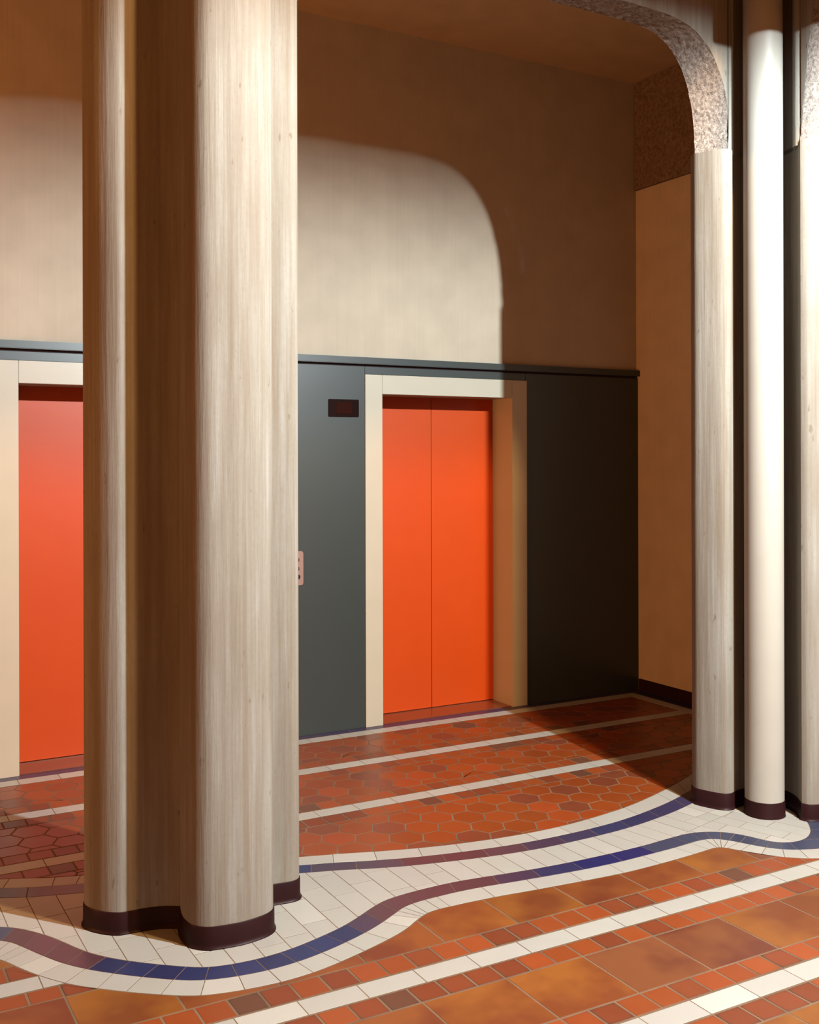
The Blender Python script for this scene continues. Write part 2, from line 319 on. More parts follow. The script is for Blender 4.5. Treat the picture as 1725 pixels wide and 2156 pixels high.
# ------------------------------------------------------------------ room shell
YW, XW, ZC = 5.89, 5.14, 4.33
XL = -2.6
wb = box('wall_back', XL, XW + 0.2, YW, YW + 0.45, -0.02, ZC + 0.2, M_wall, kind='structure')
# cut the two lift openings out of the back wall
def rebuild_back():
    bm = bmesh.new()
    xs = [XL, 0.927, 1.904, 3.073, 4.047, XW + 0.2]
    def q(x0, x1, z0, z1, y0=YW, y1=YW + 0.45):
        r = bmesh.ops.create_cube(bm, size=1)['verts']
        for v in r: v.co = Vector(((x0 + x1) / 2 + v.co.x * (x1 - x0), (y0 + y1) / 2 + v.co.y * (y1 - y0), (z0 + z1) / 2 + v.co.z * (z1 - z0)))
    q(XL, XW + 0.2, 2.2, ZC + 0.2)
    q(XL, 0.85, -0.02, 2.2); q(1.98, 3.0, -0.02, 2.2); q(4.12, XW + 0.2, -0.02, 2.2)
    bm.to_mesh(wb.data); bm.free()
rebuild_back()
box('wall_right', XW, XW + 0.2, 3.6, YW, -0.02, ZC + 0.2, M_wall, kind='structure')
box('ceiling', XL, XW + 0.2, 2.75, YW + 0.2, ZC, ZC + 0.2, M_ceil, kind='structure')
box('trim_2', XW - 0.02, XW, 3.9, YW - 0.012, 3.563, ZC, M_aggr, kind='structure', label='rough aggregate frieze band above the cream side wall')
box('baseboard_right', XW - 0.014, XW, 3.9, YW - 0.03, 0.0, 0.08, M_skirt, bev=0.004, kind='structure')
# unseen downstand beams above the frame, added to cut off light at the top
box('trim_4', XL, XW + 0.2, 2.75, 2.90, 4.25, 4.55, M_conc, kind='structure')
box('trim_3', 3.57, 4.9, 2.901, 2.98, 3.642, ZC, M_conc, kind='structure')

# teal cladding along the lift wall
tr = bpy.data.objects.new('trim_1', None); COL.objects.link(tr); tr['kind'] = 'structure'
tr['label'] = 'teal panelled cladding with capped ledge around the orange lift doors'
PY = YW - 0.018
for (a, b_) in ((XL, 0.8095), (2.0215, 2.9535), (4.1625, XW - 0.001)):
    box('wall_panel', a, b_, PY, YW + 0.02, 0.0, 2.220, M_teal, tr, bev=0.0015)
for (a, b_) in ((0.8115, 2.0195), (2.9555, 4.1605)):
    box('header_panel', a, b_, PY, YW + 0.02, 2.174, 2.220, M_teal, tr, bev=0.0015)
box('shadow_gap', XL, XW - 0.001, PY + 0.008, YW + 0.02, 2.220, 2.234, M_groove, tr)
cap = box('cap_rail', XL, XW + 0.004 - 0.006, YW - 0.042, YW + 0.02, 2.234, 2.276, M_teal, tr, bev=0.003)

def lift_door(n, x0, x1, lab):
    d = bpy.data.objects.new('door_%d' % n, None); COL.objects.link(d); d['kind'] = 'structure'; d['label'] = lab
    d.location = ((x0 + x1) / 2, YW, 0)
    fw = 0.118; ztop = 2.054; yd = 6.10; fy = YW - 0.026
    def bx(name, *a, **k):
        o = box(name, *a, **k); o.parent = d; o.matrix_parent_inverse = d.matrix_basis.inverted(); return o
    g = 0.0008
    bx('door_jamb', x0 - fw, x0, fy, yd + 0.06, 0.0, 2.172, M_cream, bev=0.0015)
    bx('door_jamb', x1, x1 + fw, fy, yd + 0.06, 0.0, 2.172, M_cream, bev=0.0015)
    bx('door_header', x0 + g, x1 - g, fy, yd + 0.06, ztop, 2.172, M_cream, bev=0.0015)
    xm = (x0 + x1) / 2
    bx('door_leaf', x0 + g, xm - 0.0016, yd, yd + 0.035, 0.008, ztop + 0.02, M_orange, bev=0.0012)
    bx('door_leaf', xm + 0.0016, x1 - g, yd, yd + 0.035, 0.008, ztop + 0.02, M_orange, bev=0.0012)
    bx('leaf_gap', xm - 0.01, xm + 0.01, yd + 0.02, yd + 0.03, 0.0, ztop + 0.02, M_groove)
    bx('door_sill', x0 + g, x1 - g, YW - 0.004, yd + 0.04, -0.004, 0.004, M_sill)
    bx('sill_strip', x0 + g, x1 - g, yd - 0.016, yd - 0.006, 0.0035, 0.006, M_steel)
    return d
M_sill = paint_mat('orange_reflection_sill', (0.35, 0.09, 0.035), 0.14, 0.9, grain=0.02)  # metal sill; the orange door's reflection is painted into its colour
lift_door(1, 3.073, 4.047, 'orange two-leaf lift door in a cream frame, fully visible beside the teal display wall')
lift_door(2, 0.927, 1.904, 'orange lift door in a cream frame, half hidden behind the large fluted column')

# position display and call plate
ds = bpy.data.objects.new('floor_indicator', None); COL.objects.link(ds)
ds.location = (2.809, PY, 1.962); ds['label'] = 'dark brown rectangular floor indicator on teal panel left of lift door'; ds['category'] = 'display'
def child(name, par, *a, **k):
    o = box(name, *a, **k); o.parent = par; o.matrix_parent_inverse = par.matrix_basis.inverted(); return o
child('indicator_case', ds, 2.7075, 2.9105, PY - 0.008, PY, 1.909, 2.015, M_dark, bev=0.002)
child('indicator_screen', ds, 2.758, 2.862, PY - 0.0095, PY - 0.006, 1.929, 1.996, M_dark2, bev=0.0008)
cp = bpy.data.objects.new('call_plate', None); COL.objects.link(cp)
cp.location = (2.489, PY, 1.0); cp['label'] = 'pinkish metal lift call plate with buttons beside the large fluted column'; cp['category'] = 'button panel'
def round_plate(name, cx, cz, w, h, r, y0, y1, mat, par):
    pts = []
    for (sx, sz, a0) in ((1, 1, 0), (-1, 1, 90), (-1, -1, 180), (1, -1, 270)):
        for k in range(7):
            a = R(a0 + 15 * k); pts.append((cx + sx * (w / 2 - r) + r * math.cos(a), cz + sz * (h / 2 - r) + r * math.sin(a)))
    n = len(pts); vs = [(x, y1, z) for x, z in pts] + [(x, y0 + 0.0015, z) for x, z in pts]
    vs += [(cx + (x - cx) * (1 - 0.003 / w), y0, cz + (z - cz) * (1 - 0.003 / h)) for x, z in pts]
    fs = []
    for k in (0, 1):
        for i in range(n):
            j = (i + 1) % n; fs.append((k * n + i, (k + 1) * n + i, (k + 1) * n + j, k * n + j))
    fs.append(tuple(range(2 * n + n - 1, 2 * n - 1, -1))); fs.append(tuple(range(n)))
    bm = bmesh.new(); bm.from_mesh(mesh_of('tmp', vs, fs)); bmesh.ops.recalc_face_normals(bm, faces=bm.faces[:])
    me = bpy.data.meshes.new(name); bm.to_mesh(me); bm.free()
    o = link(name, me, mat, par); o.matrix_parent_inverse = par.matrix_basis.inverted(); return o
round_plate('face_plate', 2.489, 1.002, 0.104, 0.204, 0.016, PY - 0.005, PY, M_plate, cp)
for z in (1.052, 1.0, 0.951):
    round_plate('call_button', 2.489, z, 0.05 if z > 0.96 else 0.062, 0.03, 0.0148, PY - 0.0075, PY - 0.0045, M_button if z > 0.96 else M_groove, cp)

# ------------------------------------------------------------------ columns
def refine(pts, it=2, keep=()):
    """corner-cutting subdivision that keeps the arrises in keep"""
    keep = set(keep)
    for _ in range(it):
        out = []; nk = set(); n = len(pts)
        for i in range(n):
            a = pts[i - 1]; b = pts[i]; c = pts[(i + 1) % n]
            if i in keep: nk.add(len(out)); out.append(b)
            else:
                out.append((b[0] * .75 + a[0] * .25, b[1] * .75 + a[1] * .25)); out.append((b[0] * .75 + c[0] * .25, b[1] * .75 + c[1] * .25))
        pts, keep = out, nk
    return pts
LP = [(0.829, 3.871), (0.841, 3.829), (.859, 3.799), (.890, 3.762), (.919, 3.743), (.929, 3.74), (1.017, 3.735), (1.077, 3.719), (1.122, 3.690),
      (1.110, 3.64), (1.103, 3.591), (1.106, 3.551), (1.110, 3.525), (1.131, 3.498), (1.150, 3.482), (1.176, 3.472), (1.224, 3.465), (1.274, 3.461), (1.343, 3.473),
      (1.383, 3.490), (1.408, 3.52), (1.418, 3.57), (1.432, 3.66), (1.45, 3.712), (1.482, 3.711), (1.532, 3.704), (1.570, 3.704), (1.592, 3.722), (1.602, 3.755),
      (1.595, 3.80), (1.57, 3.83), (1.53, 3.845), (1.44, 3.85), (1.42, 3.93), (1.405, 4.01), (1.36, 4.05), (1.28, 4.07), (1.19, 4.065), (1.13, 4.04),
      (1.10, 3.98), (1.110, 3.91), (1.0, 3.93), (0.93, 3.945), (0.87, 3.935), (0.838, 3.91)]
RP = [(3.673, 3.797), (3.678, 3.770), (3.690, 3.735), (3.706, 3.695), (3.727, 3.664), (3.745, 3.655), (3.763, 3.653), (3.81, 3.670), (3.863, 3.678), (3.94, 3.668), (3.995, 3.63),
      (4.018, 3.566), (4.008, 3.51), (3.985, 3.46), (3.955, 3.42), (3.934, 3.390), (3.942, 3.362), (3.975, 3.342), (4.03, 3.33), (4.10, 3.33), (4.17, 3.345),
      (4.22, 3.375), (4.245, 3.42), (4.26, 3.52), (4.27, 3.63), (4.36, 3.64), (4.66, 3.64), (4.72, 3.67), (4.74, 3.71), (4.73, 3.76), (4.67, 3.79), (4.27, 3.77),  # right lobe widened, out of view, to keep lamp light off the side wall
      (4.25, 3.88), (4.22, 3.97), (4.10, 4.0), (3.99, 3.97), (3.95, 3.87), (3.85, 3.875), (3.74, 3.875), (3.69, 3.84)]
ZS = 3.107
def grow(pts, d): return inset(ccw(pts), -d)
def column(name, pts, keep, label, top_pts=None):
    cx = sum(p[0] for p in pts) / len(pts); cy = sum(p[1] for p in pts) / len(pts)
    e = bpy.data.objects.new(name, None); COL.objects.link(e); e.location = (cx, cy, 0); e['label'] = label; e['category'] = 'column'
    def put(o): o.parent = e; o.matrix_parent_inverse = e.matrix_basis.inverted(); return o
    p = refine(pts, 2, keep)
    if top_pts is None:
        put(prism('shaft', ccw(p), 0.06, ZC, M_conc, nz=30))
    else:
        put(prism('shaft', ccw(p), 0.06, ZS, M_conc, nz=22))
        put(prism('upper_shaft', ccw(refine(top_pts, 2, ())), ZS - 0.02, ZC, M_conc, nz=6))
    # skirting with a cove foot
    P0 = ccw(p); n = len(P0); rings = [(0.010, 0.0), (0.010, 0.003), (0.006, 0.008), (0.0045, 0.016), (0.004, 0.074), (0.002, 0.077), (-0.012, 0.0775)]
    vs = []; fs = []
    for d, z in rings: vs += [(x, y, z) for x, y in inset(P0, -d)]
    for k in range(len(rings) - 1):
        for i in range(n):
            j = (i + 1) % n; fs.append((k * n + i, k * n + j, (k + 1) * n + j, (k + 1) * n + i))
    put(link('skirting', mesh_of('skirting', vs, fs, 35), M_skirt))
    return e
colL = column('fluted_column', LP, (5, 8, 13, 23), 'massive fluted board-marked concrete column in the left foreground')
colF = column('fluted_column', [(x - 2.84, y) for x, y in LP], (5, 8, 13, 23), 'unseen fluted concrete column added beyond the left edge to shade the near column')  # extra column, out of view, keeps the left fill light off the near column
topR = [(max(x, 3.79 if y < 3.76 else 3.83), y) if x < 3.86 and y < 3.9 else (x, y) for x, y in RP]
topR = [(x, y + 0.035) if (3.93 < x < 4.27 and y < 3.45) else (x, y) for x, y in topR]
seen = []; 
for q_ in topR:
    if not seen or math.hypot(q_[0] - seen[-1][0], q_[1] - seen[-1][1]) > 0.004: seen.append(q_)
colR = column('fluted_column', RP, (6, 15), 'concrete column at right edge with rough arch springing above it, behind the white pipe', seen)

# ------------------------------------------------------------------ arches
FR = [(3.766, ZS), (3.772, 3.20), (3.765, 3.30), (3.748, 3.39), (3.712, 3.47), (3.668, 3.545), (3.611, 3.600), (3.545, 3.640), (3.46, 3.664), (3.376, 3.676), (3.1, 3.682), (2.64, 3.682)]
BK = [(3.683, ZS), (3.681, 3.20), (3.668, 3.31), (3.640, 3.42), (3.600, 3.505), (3.545, 3.575), (3.48, 3.622), (3.41, 3.648), (3.33, 3.660), (3.25, 3.664), (3.0, 3.666), (2.64, 3.666)]
def dense(c, n):
    L = [0]
    for i in range(1, len(c)): L.append(L[-1] + math.hypot(c[i][0] - c[i - 1][0], c[i][1] - c[i - 1][1]))
    out = []
    for k in range(n + 1):
        s = L[-1] * k / n; i = 0
        while i < len(L) - 2 and L[i + 1] < s: i += 1
        t = (s - L[i]) / (L[i + 1] - L[i]) if L[i + 1] > L[i] else 0
        out.append((c[i][0] + (c[i + 1][0] - c[i][0]) * t, c[i][1] + (c[i + 1][1] - c[i][1]) * t))
    return out
def smooth_line(c, it=2):
    for _ in range(it):
        o = [c[0]]
        for i in range(len(c) - 1):
            a, b = c[i], c[i + 1]
            o.append((a[0] * .75 + b[0] * .25, a[1] * .75 + b[1] * .25)); o.append((a[0] * .25 + b[0] * .75, a[1] * .25 + b[1] * .75))
        o.append(c[-1]); c = o
    return c
YF, YB = 3.668, 3.80
def main_arch():
    e = bpy.data.objects.new('concrete_arch', None); COL.objects.link(e); e.location = (2.64, 3.73, ZS)
    e['label'] = 'wide concrete arch with bush-hammered soffit framing the lift alcove between both columns'; e['category'] = 'arch'
    f = dense(smooth_line(FR), 170); b = dense(smooth_line(BK), 170)
    f = f + [(5.262 - x, z) for x, z in f[-2::-1]]; b = b + [(5.262 - x, z) for x, z in b[-2::-1]]
    yf = lambda x: YF + 0.075 * max(0.0, min(1.0, (2.3 - x) / 0.5))
    n = len(f); m = 22; vs = []; fs = []
    for i in range(n):
        # outward normal of the profile (towards the opening)
        i0, i1 = max(0, i - 1), min(n - 1, i + 1)
        tx, tz = f[i1][0] - f[i0][0], f[i1][1] - f[i0][1]; l = math.hypot(tx, tz) or 1
        nx, nz = -tz / l, tx / l
        if nx * (2.64 - f[i][0]) + nz * (3.0 - f[i][1]) < 0: nx, nz = -nx, -nz
        for k in range(m + 1):
            t = k / m
            x = f[i][0] * (1 - t) + b[i][0] * t; z = f[i][1] * (1 - t) + b[i][1] * t; y = yf(f[i][0]) + (YB - yf(f[i][0])) * t
            p = Vector((x, y, z)) * 48
            d = 0.0055 * noise.noise(p) + 0.0035 * noise.noise(p * 2.3)
            if k == 0: d *= 0.5
            vs.append((x + nx * d, y + 0.002 * noise.noise(p * 1.7 + Vector((5, 5, 5))), z + nz * d))
    for i in range(n - 1):
        for k in range(m):
            a = i * (m + 1) + k; fs.append((a, a + 1, a + m + 2, a + m + 1))
    o = link('soffit', mesh_of('soffit', vs, fs, 180), M_rough); o.parent = e; o.matrix_parent_inverse = e.matrix_basis.inverted()
    # spandrel: front and back faces up to the ceiling
    vs = []; fs = []
    for i in range(n):
        y_ = yf(f[i][0]); vs += [(f[i][0], y_, f[i][1]), (f[i][0], y_, ZC), (b[i][0], YB, b[i][1]), (b[i][0], YB, ZC)]
    for i in range(n - 1):
        a = 4 * i; fs.append((a, a + 1, a + 5, a + 4)); fs.append((a + 2, a + 6, a + 7, a + 3)); fs.append((a + 1, a + 3, a + 7, a + 5))
    # front return strip to the column arris
    k = len(vs); x0 = f[0][0]; 
    vs += [(x0, YF, ZS), (3.80, YF, ZS), (3.80, YF, ZC), (x0, YF, ZC)]; fs.append((k, k + 3, k + 2, k + 1))
    o = link('spandrel', mesh_of('spandrel', vs, fs), M_conc); o.parent = e; o.matrix_parent_inverse = e.matrix_basis.inverted()
main_arch()
def side_arch():
    e = bpy.data.objects.new('side_arch', None); COL.objects.link(e); e.location = (4.08, 3.3, 3.12)
    e['label'] = 'rough side arch rising at the top right edge of the picture'; e['category'] = 'arch'
    c = dense(smooth_line([(3.389, 3.108), (3.386, 3.16), (3.374, 3.28), (3.360, 3.42), (3.343, 3.56), (3.320, 3.69), (3.285, 3.82), (3.22, 3.95), (3.12, 4.05), (2.98, 4.12), (2.80, 4.15)]), 90)
    X0, X1 = 3.94, 4.24; m = 44; vs = []; fs = []; n = len(c)
    def bulge(x):
        P_ = [(3.94, 0.0), (3.955, -0.028), (3.975, -0.046), (4.03, -0.060), (4.10, -0.062), (4.17, -0.048), (4.22, -0.02), (4.24, 0.0)]
        for (a, u), (b_, v) in zip(P_[:-1], P_[1:]):
            if x <= b_: return u + (v - u) * (x - a) / (b_ - a)
        return 0.0
    for i in range(n):
        for k in range(m + 1):
            x = X0 + (X1 - X0) * k / m; y, z = c[i]; y += bulge(x); p = Vector((x, y, z)) * 45
            d = 0.006 * noise.noise(p) + 0.0035 * noise.noise(p * 2.3)
            vs.append((x + (0.003 * noise.noise(p * 1.3) if k == 0 else 0), y + 0.005 - d, z - d * 0.4))
    for i in range(n - 1):
        for k in range(m):
            a = i * (m + 1) + k; fs.append((a, a + m + 1, a + m + 2, a + 1))
    o = link('soffit', mesh_of('soffit', vs, fs, 180), M_rough); o.parent = e; o.matrix_parent_inverse = e.matrix_basis.inverted()
    vs = []; fs = []
    for i in range(n):
        y, z = c[i]; vs += [(X0, y, z), (X0, y, ZC), (X1, y, z), (X1, y, ZC)]
    for i in range(n - 1):
        a = 4 * i; fs.append((a, a + 4, a + 5, a + 1)); fs.append((a + 2, a + 3, a + 7, a + 6))
    o = link('spandrel', mesh_of('spandrel', vs, fs), M_conc); o.parent = e; o.matrix_parent_inverse = e.matrix_basis.inverted()
side_arch()

# ------------------------------------------------------------------ drain pipe
def pipe():
    cx, cy, r = 3.855, 3.537, 0.0885
    e = bpy.data.objects.new('downpipe', None); COL.objects.link(e); e.location = (cx, cy, 0)
    e['label'] = 'white painted round downpipe standing in the flute of the right column'; e['category'] = 'pipe'
    def lathe(name, prof, mat, seg=64):
        vs = []; fs = []; n = seg
        for rr, z in prof: vs += [(rr * math.cos(2 * math.pi * i / n), rr * math.sin(2 * math.pi * i / n), z) for i in range(n)]
        for k in range(len(prof) - 1):
            for i in range(n):
                j = (i + 1) % n; fs.append((k * n + i, k * n + j, (k + 1) * n + j, (k + 1) * n + i))
        link(name, mesh_of(name, vs, fs, 40), mat, e)
    lathe('pipe_shaft', [(r, 0.06), (r, 1.4), (r, 2.8), (r, ZC)], M_pipe)
    lathe('skirting_ring', [(r + 0.006, 0.0), (r + 0.004, 0.004), (r + 0.0025, 0.070), (r + 0.001, 0.073), (r - 0.01, 0.073)], M_skirt)
pipe()
# ------------------------------------------------------------------ floor
floor = box('floor', -2.6, 7.0, -0.6, YW + 0.35, -0.12, -0.0009, M_grout, kind='structure')
def ext(c, left=True, right=True, lx=-0.9, rx=5.1, rdir=None):
    c = [tuple(p) for p in c]
    if left: c = [(lx, c[0][1])] + c if c[0][0] > lx else c
    return c
def cr(c, n=6):
    """Catmull-Rom through the traced points, lightly smoothed first"""
    c = [tuple(p) for p in c]
    for _ in range(1):
        c = [c[0]] + [((c[i - 1][0] + 2 * c[i][0] + c[i + 1][0]) / 4, (c[i - 1][1] + 2 * c[i][1] + c[i + 1][1]) / 4) for i in range(1, len(c) - 1)] + [c[-1]]
    out = []
    for i in range(len(c) - 1):
        p0 = c[max(0, i - 1)]; p1 = c[i]; p2 = c[i + 1]; p3 = c[min(len(c) - 1, i + 2)]
        m = max(1, min(n, int(math.hypot(p2[0] - p1[0], p2[1] - p1[1]) / 0.012)))
        for k in range(m):
            t = k / m
            out.append(tuple(0.5 * ((2 * p1[a]) + (-p0[a] + p2[a]) * t + (2 * p0[a] - 5 * p1[a] + 4 * p2[a] - p3[a]) * t * t + (-p0[a] + 3 * p1[a] - 3 * p2[a] + p3[a]) * t ** 3) for a in (0, 1)))
    out.append(c[-1]); return out
c0 = cr([(0.36, 3.85), (0.47, 3.80)] + CV['c0']); c1 = cr([(0.36, 3.97), (0.47, 3.94)] + CV['c1']); c2 = cr([(0.36, 4.10), (0.47, 4.07)] + CV['c2'])
c3 = cr([(0.40, 4.38)] + CV['c3']); c4 = cr([(0.40, 4.48)] + CV['c4']); c5 = cr([(0.40, 4.58)] + CV['c5'])
# continue out of the frame
c0 += [(3.75, 2.985), (4.1, 2.95), (4.6, 2.95), (5.1, 2.95)]
c1 += [(3.82, 3.07), (4.1, 3.05), (4.6, 3.05), (5.1, 3.05)]
c3r = c3 + [(3.80, 3.88), (3.95, 3.98), (4.10, 4.12)]
c4r = c4 + [(4.00, 4.10), (4.08, 4.20)]
c5r = c5 + [(4.12, 4.24), (4.18, 4.32)]

TILES = {}
def put_tile(kind, loop, g, mat, color, rect=None, name=None):
    """queue one tile: outline loop (ccw, joint-to-joint), g = half joint"""
    p = clean(inset(ccw(loop), g))
    if len(p) < 3 or area2(p) < 6e-5: return
    TILES.setdefault(kind, []).append((p, mat, color, rect))
def jit(c, a=0.06):
    k = 1 + rnd.uniform(-a, a); return tuple(min(1, v * k * (1 + rnd.uniform(-a, a) * 0.3)) for v in c[:3]) + ((c[3] if len(c) > 3 else 1.0),)
WH = (0.73, 0.71, 0.64)
def white_col(x=0, y=0):
    c = jit(WH, 0.035)
    if rnd.random() < 0.08: c = tuple(min(1, v * 1.12) for v in c[:3]) + (1,)
    return c
def small_col():
    r = rnd.random()
    if r < 0.62: c = (0.47, 0.098, 0.021); h = rnd.choice((0, 0, 0.15, 0.3))
    elif r < 0.93: c = (0.34, 0.076, 0.024); h = rnd.uniform(0.35, 0.9)
    else: c = (0.22, 0.085, 0.045); h = rnd.uniform(0.3, 0.8)
    c = jit(c, 0.1); return (c[0], c[1], c[2], h)
def big_col():
    r = rnd.random()
    if r < 0.45: return jit((0.43, 0.130, 0.026), 0.10)
    if r < 0.8: return jit((0.37, 0.098, 0.026), 0.08)
    return jit((0.31, 0.090, 0.036), 0.06)
def hex_col():
    r = rnd.random()
    if r < 0.70: return jit((0.46, 0.092, 0.016), 0.10)
    if r < 0.93: return jit((0.34, 0.085, 0.035), 0.10)
    if r < 0.995: return jit((0.56, 0.10, 0.02), 0.05)
    return jit((0.13, 0.075, 0.045), 0.1)
BLUE = (0.040, 0.050, 0.165); PURP = (0.150, 0.066, 0.085); GREYB = (0.075, 0.090, 0.165)
def lerp(a, b, t): t = max(0, min(1, t)); return tuple(a[i] + (b[i] - a[i]) * t for i in range(3))

# --- front field: rows of big flashed tiles, small squares and white strips
FRONT = c0 + [(5.1, 1.0), (0.36 - 0.0, 1.0)]
FRONT = [(c0[0][0], 1.0)] + c0 + [(5.1, 1.0)]
FRONT = ccw(FRONT)
def row(kind, region, y0, y1, xp, pitch, g, mat, colf, x0=0.0, x1=5.1, sq=False):
    k0 = math.floor((x0 - xp) / pitch)
    x = xp + k0 * pitch
    while x < x1:
        t = [(x, y0), (x + pitch, y0), (x + pitch, y1), (x, y1)]
        col = colf()
        for lp in clip(t, region): put_tile(kind, lp, g, mat, col, (x, y0, pitch, y1 - y0))
        x += pitch
def wcol(): return white_col()
# (row top Y, row bottom Y) measured on the floor plane
ROWS = [('w', 3.018, 2.925, 1.2805, 0.2030), ('s', 3.132, 3.022, 1.8120, 0.1023), ('b', 3.392, 3.132, 1.8810, 0.3035), ('s', 3.478, 3.392, 1.8810 - 0.0, 0.1012), ('w', 3.572, 3.482, 0.620, 0.2030),
        ('s', 3.680, 3.574, 0.632, 0.1015), ('b', 3.95, 3.680, 0.632, 0.3040),
        ('s', 2.922, 2.822, 1.9170, 0.1028), ('b', 2.822, 2.541, 1.9190, 0.3065), ('s', 2.541, 2.438, 1.9190, 0.1025), ('w', 2.434, 2.341, 2.1255, 0.2030),
        ('s', 2.338, 2.235, 1.92, 0.1025), ('b', 2.235, 1.955, 1.92, 0.3065), ('s', 1.955, 1.852, 1.92, 0.1025), ('w', 1.852, 1.76, 2.0, 0.203), ('b', 1.76, 1.48, 1.92, 0.3065)]
for (k, yt, yb, xp, pt) in ROWS:
    if k == 'w': row('white_strip_tile', FRONT, yb, yt, xp, pt, 0.0016, T_white, wcol)
    elif k == 's': row('small_square_tile', FRONT, yb, yt, xp, pt, 0.0038, T_small, small_col)
    else: row('large_square_tile', FRONT, yb, yt, xp, pt, 0.0036, T_big, big_col)

# --- curved bands: tiles between two traced curves
def arclen(c):
    L = [0]
    for i in range(1, len(c)): L.append(L[-1] + math.hypot(c[i][0] - c[i - 1][0], c[i][1] - c[i - 1][1]))
    return L
def locate(c, L, p):
    best = (1e9, 0)
    for i in range(len(c) - 1):
        ax, ay = c[i]; dx, dy = c[i + 1][0] - ax, c[i + 1][1] - ay; l2 = dx * dx + dy * dy or 1e-12
        t = max(0, min(1, ((p[0] - ax) * dx + (p[1] - ay) * dy) / l2)); d = math.hypot(ax + t * dx - p[0], ay + t * dy - p[1])
        if d < best[0]: best = (d, L[i] + t * math.sqrt(l2))
    return best[1]
def sub(c, L, s0, s1):
    out = []
    def at(s):
        for i in range(len(L) - 1):
            if L[i + 1] >= s:
                t = (s - L[i]) / ((L[i + 1] - L[i]) or 1); return (c[i][0] + (c[i + 1][0] - c[i][0]) * t, c[i][1] + (c[i + 1][1] - c[i][1]) * t)
        return c[-1]
    out.append(at(s0)); out += [c[i] for i in range(len(c)) if s0 + 4e-3 < L[i] < s1 - 4e-3]; out.append(at(s1)); return out
def band(kind, ca, cb, joints, mat, colf, g=0.0013, ga=0.0, maxlen=0.26):
    La, Lb = arclen(ca), arclen(cb)
    js = sorted((locate(ca, La, a), locate(cb, Lb, b)) for a, b in joints)
    # monotone cleanup
    fix = []
    for a, b in js:
        if fix and (a <= fix[-1][0] + 0.001 or b < fix[-1][1]): b = max(b, fix[-1][1] + 0.002); a = max(a, fix[-1][0] + 0.004)
        fix.append((a, b))
    js = [(0, 0)] + fix + [(La[-1], Lb[-1])]
    full = [js[0]]
    for (a, b) in js[1:]:
        a0, b0 = full[-1]; L_ = max(a - a0, b - b0); n = max(1, round(L_ / 0.203)) if L_ > maxlen else 1
        for k in range(1, n + 1): full.append((a0 + (a - a0) * k / n, b0 + (b - b0) * k / n))
    for (a0, b0), (a1, b1) in zip(full[:-1], full[1:]):
        if a1 - a0 < 0.004 and b1 - b0 < 0.004: continue
        lp = sub(ca, La, a0, a1) + sub(cb, Lb, b0, b1)[::-1]
        mx = sum(p[0] for p in lp) / len(lp)
        put_tile(kind, clean(lp), g, mat, colf(mx))
band('white_border_tile', c1, c0, JT['w0'], T_white, lambda x: white_col())
def low_blue(x):
    if x < 0.80: c = PURP
    elif x < 1.62: c = BLUE
    elif x < 1.85: c = lerp(BLUE, PURP, (x - 1.6) / 0.2)
    elif x < 2.30: c = PURP
    elif x < 2.62: c = lerp(PURP, BLUE, (x - 2.25) / 0.4)
    elif x < 3.0: c = (0.035, 0.035, 0.175)
    else: c = GREYB
    return jit(c, 0.10)
LB = arclen(c2); s_end = locate(c2, LB, (3.6712, 3.2155)); c2b = sub(c2, LB, 0, s_end)
LB1 = arclen(c1); s_e1 = locate(c1, LB1, (3.470, 3.332)); c1b = sub(c1, LB1, 0, s_e1)
s2 = locate(c2, LB, (3.5921, 3.2701)); 
JB = [j for j in JT['bl']]
e1 = (3.4654, 3.3391)
LB1t = locate(c1, LB1, JB[-1][1]); LB2t = locate(c2, LB, JB[-1][0])
band('blue_tile', sub(c2, LB, 0, LB2t), sub(c1, LB1, 0, LB1t), JB[:-1], T_blue, low_blue)
# blue area beside the right column foot
blob = sub(c2, LB, LB2t, LB[-1]) + [(3.99, 3.42), (5.1, 3.42)] + sub(c1, LB1, LB1t, LB1[-1])[::-1]
blob = ccw(clean(blob))
ang = R(-16)
def rot(u, v, o, a): return (o[0] + u * math.cos(a) - v * math.sin(a), o[1] + u * math.sin(a) + v * math.cos(a))
for iv in range(-8, 8):
    for iu in range(-4, 12):
        u0 = iu * 0.203 + (iv % 2) * 0.1; v0 = iv * 0.1
        q = [rot(u0, v0, (3.70, 3.22), ang), rot(u0 + .203, v0, (3.70, 3.22), ang), rot(u0 + .203, v0 + .1, (3.70, 3.22), ang), rot(u0, v0 + .1, (3.70, 3.22), ang)]
        col = jit(GREYB, 0.08)
        for lp in clip(q, blob): put_tile('blue_tile', lp, 0.0013, T_blue, col)
def up_blue(x):
    if x < 1.5: c = PURP
    elif x < 1.84: c = BLUE
    elif x < 2.05: c = lerp(GREYB, PURP, 0.5)
    elif x < 2.55: c = PURP
    elif x < 2.95: c = lerp(PURP, (0.06, 0.06, 0.15), (x - 2.5) / 0.5)
    else: c = (0.058, 0.060, 0.165)
    return jit(c, 0.10)
band('blue_tile', c4r, c3r, JT['ub'], T_blue, up_blue)
band('white_border_tile', c5r, c4r, JT['uw'], T_white, lambda x: white_col())

# --- inner white field between the two blue bands
INNER = ccw(clean(c2 + [(3.96, 3.40), (4.2, 3.5), (4.35, 4.25)] + c3r[::-1]))
def joint_x(y, xt, xb, yt=3.69, yb=3.51): return xb + (xt - xb) * (y - yb) / (yt - yb)
